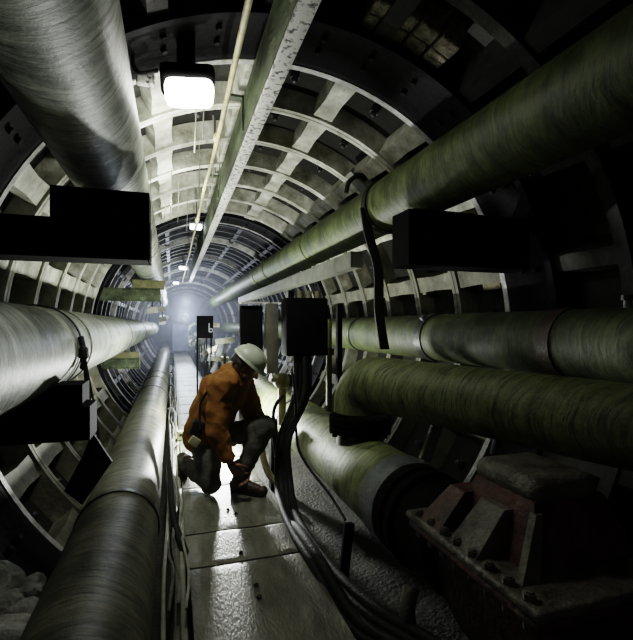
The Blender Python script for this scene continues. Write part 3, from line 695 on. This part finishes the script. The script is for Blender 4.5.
# ------------------------------------------------------------------ the worker
def fuse(mb, name, mats, parent, voxel, smooth_n=4, fn=None):
    """melt overlapping shapes into one continuous skin"""
    me = bpy.data.meshes.new('tmp'); me.from_pydata(mb.v, [], mb.f)
    ob = bpy.data.objects.new('tmp', me); COL.objects.link(ob)
    bm = bmesh.new(); bm.from_mesh(me); bmesh.ops.remove_doubles(bm, verts=bm.verts, dist=1e-5); bmesh.ops.recalc_face_normals(bm, faces=bm.faces); bm.to_mesh(me); bm.free()
    r = ob.modifiers.new('r', 'REMESH'); r.mode = 'VOXEL'; r.voxel_size = voxel
    if smooth_n:
        s = ob.modifiers.new('s', 'SMOOTH'); s.iterations = smooth_n; s.factor = .5
    bpy.context.view_layer.update()
    dg = bpy.context.evaluated_depsgraph_get()
    out = bpy.data.meshes.new_from_object(ob.evaluated_get(dg)); out.name = name
    bpy.data.objects.remove(ob); bpy.data.meshes.remove(me)
    if fn:
        for v_, n_ in [(v_, v_.normal.copy()) for v_ in out.vertices]: v_.co += fn(v_.co.copy(), n_)
    o0 = Vector(parent['_o']) if parent else Vector((0, 0, 0))
    for v_ in out.vertices: v_.co -= o0
    out.materials.clear()
    for m in mats if isinstance(mats, list) else [mats]: out.materials.append(m)
    for p_ in out.polygons: p_.use_smooth = True; p_.material_index = 0
    o = bpy.data.objects.new(name, out); COL.objects.link(o)
    if parent: o.parent = parent
    o['_o'] = tuple(o0); return o
RX = Vector((CA, -SA, 0)); DX = Vector((SA, CA, 0)); UZ = Vector((0, 0, 1))   # right / away / up as seen from the walkway end
def loc(r, d, u): return RX*r+DX*d+UZ*u
J = dict(
    pelvis=at(208, 434, 3.52), waist=at(213, 416, 3.46), chest=at(224, 393, 3.38), upchest=at(233, 381, 3.35), neck=at(241, 374, 3.33),
    shR=at(221, 386, 3.20), elR=at(216, 432, 3.12), wrR=at(231, 464, 3.13),
    shL=at(240, 383, 3.52), elL=at(256, 420, 3.52), wrL=at(246, 466, 3.36),
    hipR=at(204, 440, 3.46), knR=at(211, 484, 3.32), anR=at(184, 461, 3.70),
    hipL=at(217, 437, 3.58), knL=at(265, 426, 3.38), anL=at(240, 477, 3.37))
J['knR'].z = .085; J['anR'].z = .13; J['anL'].z = .105
# head frame: bowed forward and down, facing the hands
HU = loc(.64, -.06, .765).normalized(); HF = loc(.72, .02, -.66); HF = (HF-HU*HF.dot(HU)).normalized(); HS = HU.cross(HF).normalized()
HC = at(247.5, 365, 3.30)
HM = Matrix((HF, HS, HU)).transposed()            # columns: forward, side, up
def hp(f, s, u): return HC+HF*f+HS*s+HU*u
def hball(mb, f, s, u, r, sc=(1, 1, 1), n=16): mb.ball(hp(f, s, u), r, n, sc, HM)
bones = [('pelvis', 'waist', .125, .115), ('waist', 'chest', .115, .13), ('chest', 'upchest', .13, .10), ('upchest', 'neck', .085, .055),
         ('upchest', 'shR', .075, .062), ('upchest', 'shL', .075, .062), ('shR', 'elR', .056, .042), ('elR', 'wrR', .043, .028), ('shL', 'elL', .056, .042), ('elL', 'wrL', .043, .028),
         ('pelvis', 'hipR', .11, .095), ('pelvis', 'hipL', .11, .095), ('hipR', 'knR', .088, .058), ('knR', 'anR', .060, .040), ('hipL', 'knL', .088, .058), ('knL', 'anL', .060, .040)]
def skeleton(mb, names, grow, wide=1.0):
    for a, b, ra, rb in bones:
        if names == 'all' or (a, b) in names: mb.cap_bone(J[a], J[b], ra*wide+grow, rb*wide+grow, 14)
mb = MB(); skeleton(mb, 'all', 0)
mb.cap_bone(J['neck'], hp(-.02, 0, -.06), .055, .052, 14)
# head: skull, jaw, cheeks, nose, brow, ears, lips
hball(mb, -.012, 0, .03, .098, (1.0, .80, .98)); hball(mb, .03, 0, -.035, .072, (.9, .82, 1.15)); hball(mb, .055, 0, -.092, .033, (1, 1.15, .8))
for s in (-1, 1):
    hball(mb, .060, s*.034, -.028, .026); hball(mb, .072, s*.026, .018, .020, (.7, 1.3, .6)); hball(mb, -.005, s*.081, -.012, .026, (.75, .38, 1.2))
    hball(mb, .03, s*.05, -.06, .03)
mb.cap_bone(hp(.088, 0, .006), hp(.108, 0, -.030), .010, .015, 8)
for s in (-1, 1): hball(mb, .094, s*.013, -.034, .010)
hball(mb, .084, 0, -.061, .012, (.8, 1.9, .55)); hball(mb, .081, 0, -.074, .012, (.8, 1.7, .6))
def hand(mb, wr, d, palm_n, side, curl):
    """palm plus five bent fingers; d along the palm, palm_n out of the palm, side towards the thumb"""
    d = d.normalized(); side = (side-d*side.dot(d)).normalized(); n = d.cross(side)
    if n.dot(palm_n) < 0: n = -n
    for k in range(4):
        o = (k-1.5)*.020
        mb.cap_bone(wr+side*o*.6, wr+d*.078-side*(-o), .017, .012, 8)
    for k, ln in enumerate((.90, 1.0, .94, .74)):     # index ... little, from the thumb side
        o = (1.5-k)*.0205; p = wr+d*.082+side*o; ang = .0
        for s_, (l, r) in enumerate(((.042, .0098), (.028, .0088), (.022, .0078))):
            ang += curl*(.55+.12*k if s_ == 0 else .62)
            q_ = p+(d*math.cos(ang)+n*math.sin(ang)+side*(o*1.2))*l*ln
            mb.cap_bone(p, q_, r, r*.92, 8); p = q_
    p = wr+d*.022+side*.030; dirs = ((.62, .72, .15), (.80, .40, .40), (.82, .05, .55))
    for (a, b_, c_), l, r in zip(dirs, (.036, .032, .026), (.0125, .0105, .009)):
        q_ = p+(d*a+side*b_+n*c_)*l; mb.cap_bone(p, q_, r, r*.92, 8); p = q_
hand(mb, J['wrR'], loc(.50, .22, -.84), loc(.5, .6, .4), loc(.75, -.3, .55), .75)
hand(mb, J['wrL'], loc(-.05, -.15, -1), loc(-.3, -.8, .1), loc(-.6, .2, -.2), .75)
o0 = Vector((J['pelvis'].x, J['pelvis'].y, 0))
root = empty('tmp_root', o0)
body = fuse(mb, 'worker', M['skin'], root, .0052, 2)
bpy.data.objects.remove(root); body.parent = None; body.location = o0; body['_o'] = tuple(o0)
tag(body, 'worker in an orange jacket and pale helmet kneeling on the walkway, bent over his boot', 'person')
# jacket
def wr_(amp, f):
    def g(c, n): return n*(amp*noise.noise(c*f)+amp*.6*noise.noise(Vector((c.x*f*2.2, c.y*f*2.2, c.z*f*1.2)))+amp*.5*(1-abs(noise.noise(c*f*1.3+Vector((4, 4, 4)))*2)))
    return g
mb = MB()
T = {('pelvis', 'waist'), ('waist', 'chest'), ('chest', 'upchest'), ('upchest', 'shR'), ('upchest', 'shL')}
skeleton(mb, T, .034); 
for a, b, ra, rb in (('shR', 'elR', .092, .074), ('shL', 'elL', .092, .074)): mb.cap_bone(J[a], J[b], ra, rb, 16)
for a, b, ra, rb in (('elR', 'wrR', .074, .047), ('elL', 'wrL', .074, .047)):
    e = J[a].lerp(J[b], .90); n_ = [J[a].lerp(e, k/4) for k in range(5)]; mb.ball(J[a], ra, 14)
    mb.tube(n_, [ra, ra*.97, ra*.88, ra*.78, rb+.006], 16)
mb.cap_bone(J['upchest'], J['shR'].lerp(J['neck'], .3), .105, .085, 14)
mb.cap_bone(J['chest']+loc(-.04, 0, .02), J['waist']+loc(-.05, 0, 0), .135, .13, 16)
# skirt of the jacket hanging behind and over the seat
mb.cap_bone(J['waist']+loc(-.03, -.03, -.02), J['pelvis']+loc(-.035, -.03, -.0), .145, .150, 16)
mb.tube([J['neck'].lerp(J['upchest'], .5), J['neck'].lerp(hp(-.02, 0, -.06), .35)], [.092, .076], 16)
fuse(mb, 'jacket', M['jacket'], body, .009, 5, wr_(.015, 9))
# trousers
mb = MB(); skeleton(mb, {('pelvis', 'hipR'), ('pelvis', 'hipL')}, .018)
for a, b, ra, rb in (('hipR', 'knR', .102, .076), ('hipL', 'knL', .102, .076)): mb.cap_bone(J[a], J[b], ra, rb, 16)
for a, b in (('knR', 'anR'), ('knL', 'anL')):
    e = J[a].lerp(J[b], 1.0); mb.ball(J[a], .076, 14); mb.tube([J[a].lerp(e, k/4) for k in range(5)], [.075, .075, .070, .064, .060], 16)
tr = fuse(mb, 'trousers', M['trousers'], body, .009, 5, wr_(.012, 10))
# boots
def boot(an, heel, toe, up):
    mb = MB(); heel, toe, up = Vector(heel), Vector(toe), up.normalized()
    d = (toe-heel).normalized()
    mb.cap_bone(an+up*.09, an-up*.0, .057, .055, 14); mb.cap_bone(an, heel+up*.045, .054, .044, 14)
    mb.cap_bone(heel+up*.045, heel+d*.12+up*.05, .046, .046, 14); mb.cap_bone(heel+d*.12+up*.048, toe+up*.034-d*.03, .047, .036, 14); mb.ball(toe+up*.032-d*.03, .042, 14)
    o = fuse(mb, 'boot', M['boot'], body, .007, 3)
    s = MB(); sd = d.cross(up).normalized(); rows = []
    prof = [(-.035, .018), (-.02, .034), (.06, .036), (.13, .040), (.20, .046), (.245, .036), (.265, .012)]
    top = [heel+d*x+sd*w for x, w in prof]+[heel+d*x-sd*w for x, w in prof[::-1]]
    s.grid([[p+up*.018 for p in top], [p-up*.002 for p in top]], cu=True); s.cap([p+up*.018 for p in top]); s.cap([p-up*.002 for p in top], True)
    so = s.build('sole', M['rubber'], o); return o
dl = loc(.90, -.42, 0).normalized()
hl = Vector((J['anL'].x, J['anL'].y, .004))-dl*.045
boot(J['anL'], hl, hl+dl*.27, UZ)
# kneeling foot: toes on the slab, heel raised
df = (J['knR']-J['anR']); df.z = 0; df.normalize()
dn = (-UZ*.86+df*.16).normalized(); upf = (df*.9+UZ*.18); upf = (upf-dn*upf.dot(dn)).normalized()
h2 = J['anR']-upf*.055-dn*.03
boot(J['anR'], h2, h2+dn*.15, upf)
# helmet: shell, brim, harness
mb = MB(); rows = []
for k in range(13):
    a = PI/2*k/12; rows.append([hp(-.010+.126*math.cos(a)*math.cos(g)*(1.02), .106*math.cos(a)*math.sin(g), .048+.092*math.sin(a)) for g in [2*PI*j/40 for j in range(40)]])
mb.grid(rows[:-1], cu=True); mb.cap(rows[-2])
r2 = []
for q, z in ((1.0, .048), (1.06, .040), (1.09, .034), (1.08, .031), (.97, .040)):
    r2.append([hp(-.010+.126*q*math.cos(g)*(1+(.20*max(0, math.cos(g))**3 if 1.02 < q else 0)), .106*q*math.sin(g), z-(.012*max(0, math.cos(g)) if q > 1.02 else 0)) for g in [2*PI*j/40 for j in range(40)]])
mb.grid(r2, cu=True)
he = mb.build('helmet', M['helmet'], body)
mb = MB(); mb.tube([hp(-.10+.02*k, 0, .048+.0965*math.sqrt(max(0, 1-((-.09+.02*k)/.126)**2))) for k in range(11)], .007, 8); mb.build('ridge', M['helmet'], he)
mb = MB()
for k in range(26):
    g = PI*.55+PI*.9*k/25; mb.ball(hp(-.012+.098*math.cos(g), .086*math.sin(g), -.005+.02*math.sin(k*3)), .017, 8, (1, 1, 1.7), HM)
fuse(mb, 'hair', M['hair'], body, .007, 1)
for s in (-1, 1):
    mb = MB(); mb.ball(hp(.079, s*.031, .001), .0105, 12); e = mb.build('eye', M['eye'], body)
    mb = MB(); mb.ball(hp(.0865, s*.031, -.001), .0048, 10); mb.build('pupil', M['eye'] if False else M['rubber'], e)
# belt with a pouch and the pale case clipped to it: it rides on the worker's hip
pouch = tag(empty('belt_case', at(195, 440, 3.25)), 'pale yellow meter case in a black holster hanging at the worker\'s hip', 'case')
c = at(197, 428, 3.27)
mb = MB(); mb.box(c, (.085, .07, .11), Matrix.Rotation(.35, 3, 'Y'), .015); mb.build('holster', M['rubber'], pouch)
mb = MB(); mb.box(at(194.5, 441.5, 3.22), (.075, .03, .062), Matrix.Rotation(.62, 3, 'Y'), .008); tag(mb.build('meter', M['tag'], pouch), 'pale yellow meter')
mb = MB(); mb.tube(smooth_path([at(200, 430, 3.22), at(199.5, 415, 3.26), at(201, 402, 3.27), at(207, 392, 3.24)]), .008, 8); mb.build('strap', M['rubber'], pouch)

# small yellow box on the walkway behind him
c = at(181, 434, 4.9); c.z = .075
yb = tag(empty('tool_box', (c.x, c.y, 0)), 'small pale yellow box on the walkway behind the worker\'s hip', 'box')
mb = MB(); mb.box((c.x, c.y, .05), (.09, .07, .10), bev=.01); mb.build('case', M['tag'], yb)
mb = MB(); mb.box((c.x, c.y-.036, .06), (.035, .008, .03), bev=.002); mb.build('latch', M['rubber'], yb)

# ------------------------------------------------------------------ light
def light(kind, name, p, power, col=(1, 1, 1), size=.1, rot=None, **kw):
    d = bpy.data.lights.new(name, kind); d.energy = power; d.color = col
    if kind == 'AREA': d.size = size
    elif kind in ('POINT', 'SPOT'): d.shadow_soft_size = size
    for k, v_ in kw.items(): setattr(d, k, v_)
    o = bpy.data.objects.new(name, d); COL.objects.link(o); o.location = p
    if rot is not None: o.rotation_mode = 'QUATERNION'; o.rotation_quaternion = Vector(rot).to_track_quat('-Z', 'Y')
    return o
light('SPOT', 'lamp_light_back', LC+Vector((0, 0, -.10)), 7, (1, .99, .93), .06, (-.62, -1.1, -.45), spot_size=math.radians(95), spot_blend=.7)
light('SPOT', 'lamp_light_front', LC+Vector((0, .08, -.08)), 34, (1, .99, .93), .06, (.05, .65, -.7), spot_size=math.radians(120), spot_blend=.8)
light('POINT', 'lamp_light', LC+Vector((0, .05, -.10)), 9, (1, .99, .93), .06)
light('AREA', 'crown_fill', (.02, 3.55, EYE+1.22), 8, (1, 1, .93), .35, (0, 0, 1))  # three added fills aimed up to brighten the crown; no fixtures hang here
light('AREA', 'crown_fill', (.08, 4.9, EYE+1.22), 9, (1, 1, .95), .35, (0, 0, 1))
light('AREA', 'crown_fill', (.12, 6.4, EYE+1.25), 5, (1, 1, .95), .35, (0, 0, 1))
light('POINT', 'work_light', at(224, 400, 5.0), 185, (.98, 1, .95), .05)
light('POINT', 'work_light_right', (.95, 8.3, 1.0), 70, (.97, 1, .93), .08)
light('POINT', 'far_light', (.4, 13.5, 1.9), 115, (.85, .92, 1), .08)
light('POINT', 'far_light_deep', (.45, 17.5, 1.6), 260, (.75, .84, 1), .1)
# thin damp haze in the far stretch
mb = MB(); ring = [[P(RR-.05, 2*PI*k/40, y_) for k in range(40)] for y_ in (9.0, 26.8)]
mb.grid(ring, cu=True); mb.cap(ring[0], True); mb.cap(ring[1])
hz = mb.build('haze', M['haze'], smooth=False); hz.data.materials.clear()
hm = bpy.data.materials.new('damp_haze'); hm.use_nodes = True; nt = hm.node_tree; nt.nodes.clear()
vo = nd(nt, 'ShaderNodeVolumeScatter'); vo.inputs['Color'].default_value = (.80, .86, 1, 1); vo.inputs['Density'].default_value = .035; vo.inputs['Anisotropy'].default_value = .3
mo = nd(nt, 'ShaderNodeOutputMaterial'); nt.links.new(vo.outputs[0], mo.inputs['Volume']); hz.data.materials.append(hm)
tag(hz, 'pale bluish haze hanging in the far end of the tunnel', 'haze', None, 'stuff')
w = bpy.data.worlds.new('world'); S.world = w; w.use_nodes = True
w.node_tree.nodes['Background'].inputs['Color'].default_value = (.115, .10, .115, 1)
w.node_tree.nodes['Background'].inputs['Strength'].default_value = .15
S.view_settings.view_transform = 'Filmic'
S.view_settings.look = 'Medium High Contrast'
S.view_settings.exposure = 0.2

# ------------------------------------------------------------------ camera
cd = bpy.data.cameras.new('camera'); cd.sensor_fit = 'HORIZONTAL'; cd.sensor_width = 36; cd.lens = F/633*36
cd.shift_y = 5/633; cd.clip_start = .02; cd.clip_end = 100
co = bpy.data.objects.new('camera', cd); COL.objects.link(co); co.location = (0, 0, EYE); co.rotation_euler = (PI/2, 0, -A)
S.camera = co
S.cycles.use_denoising = True
S.cycles.max_bounces = 6
for o in list(bpy.data.objects):
    if '_o' in o: del o['_o']
    if '_r' in o: del o['_r']
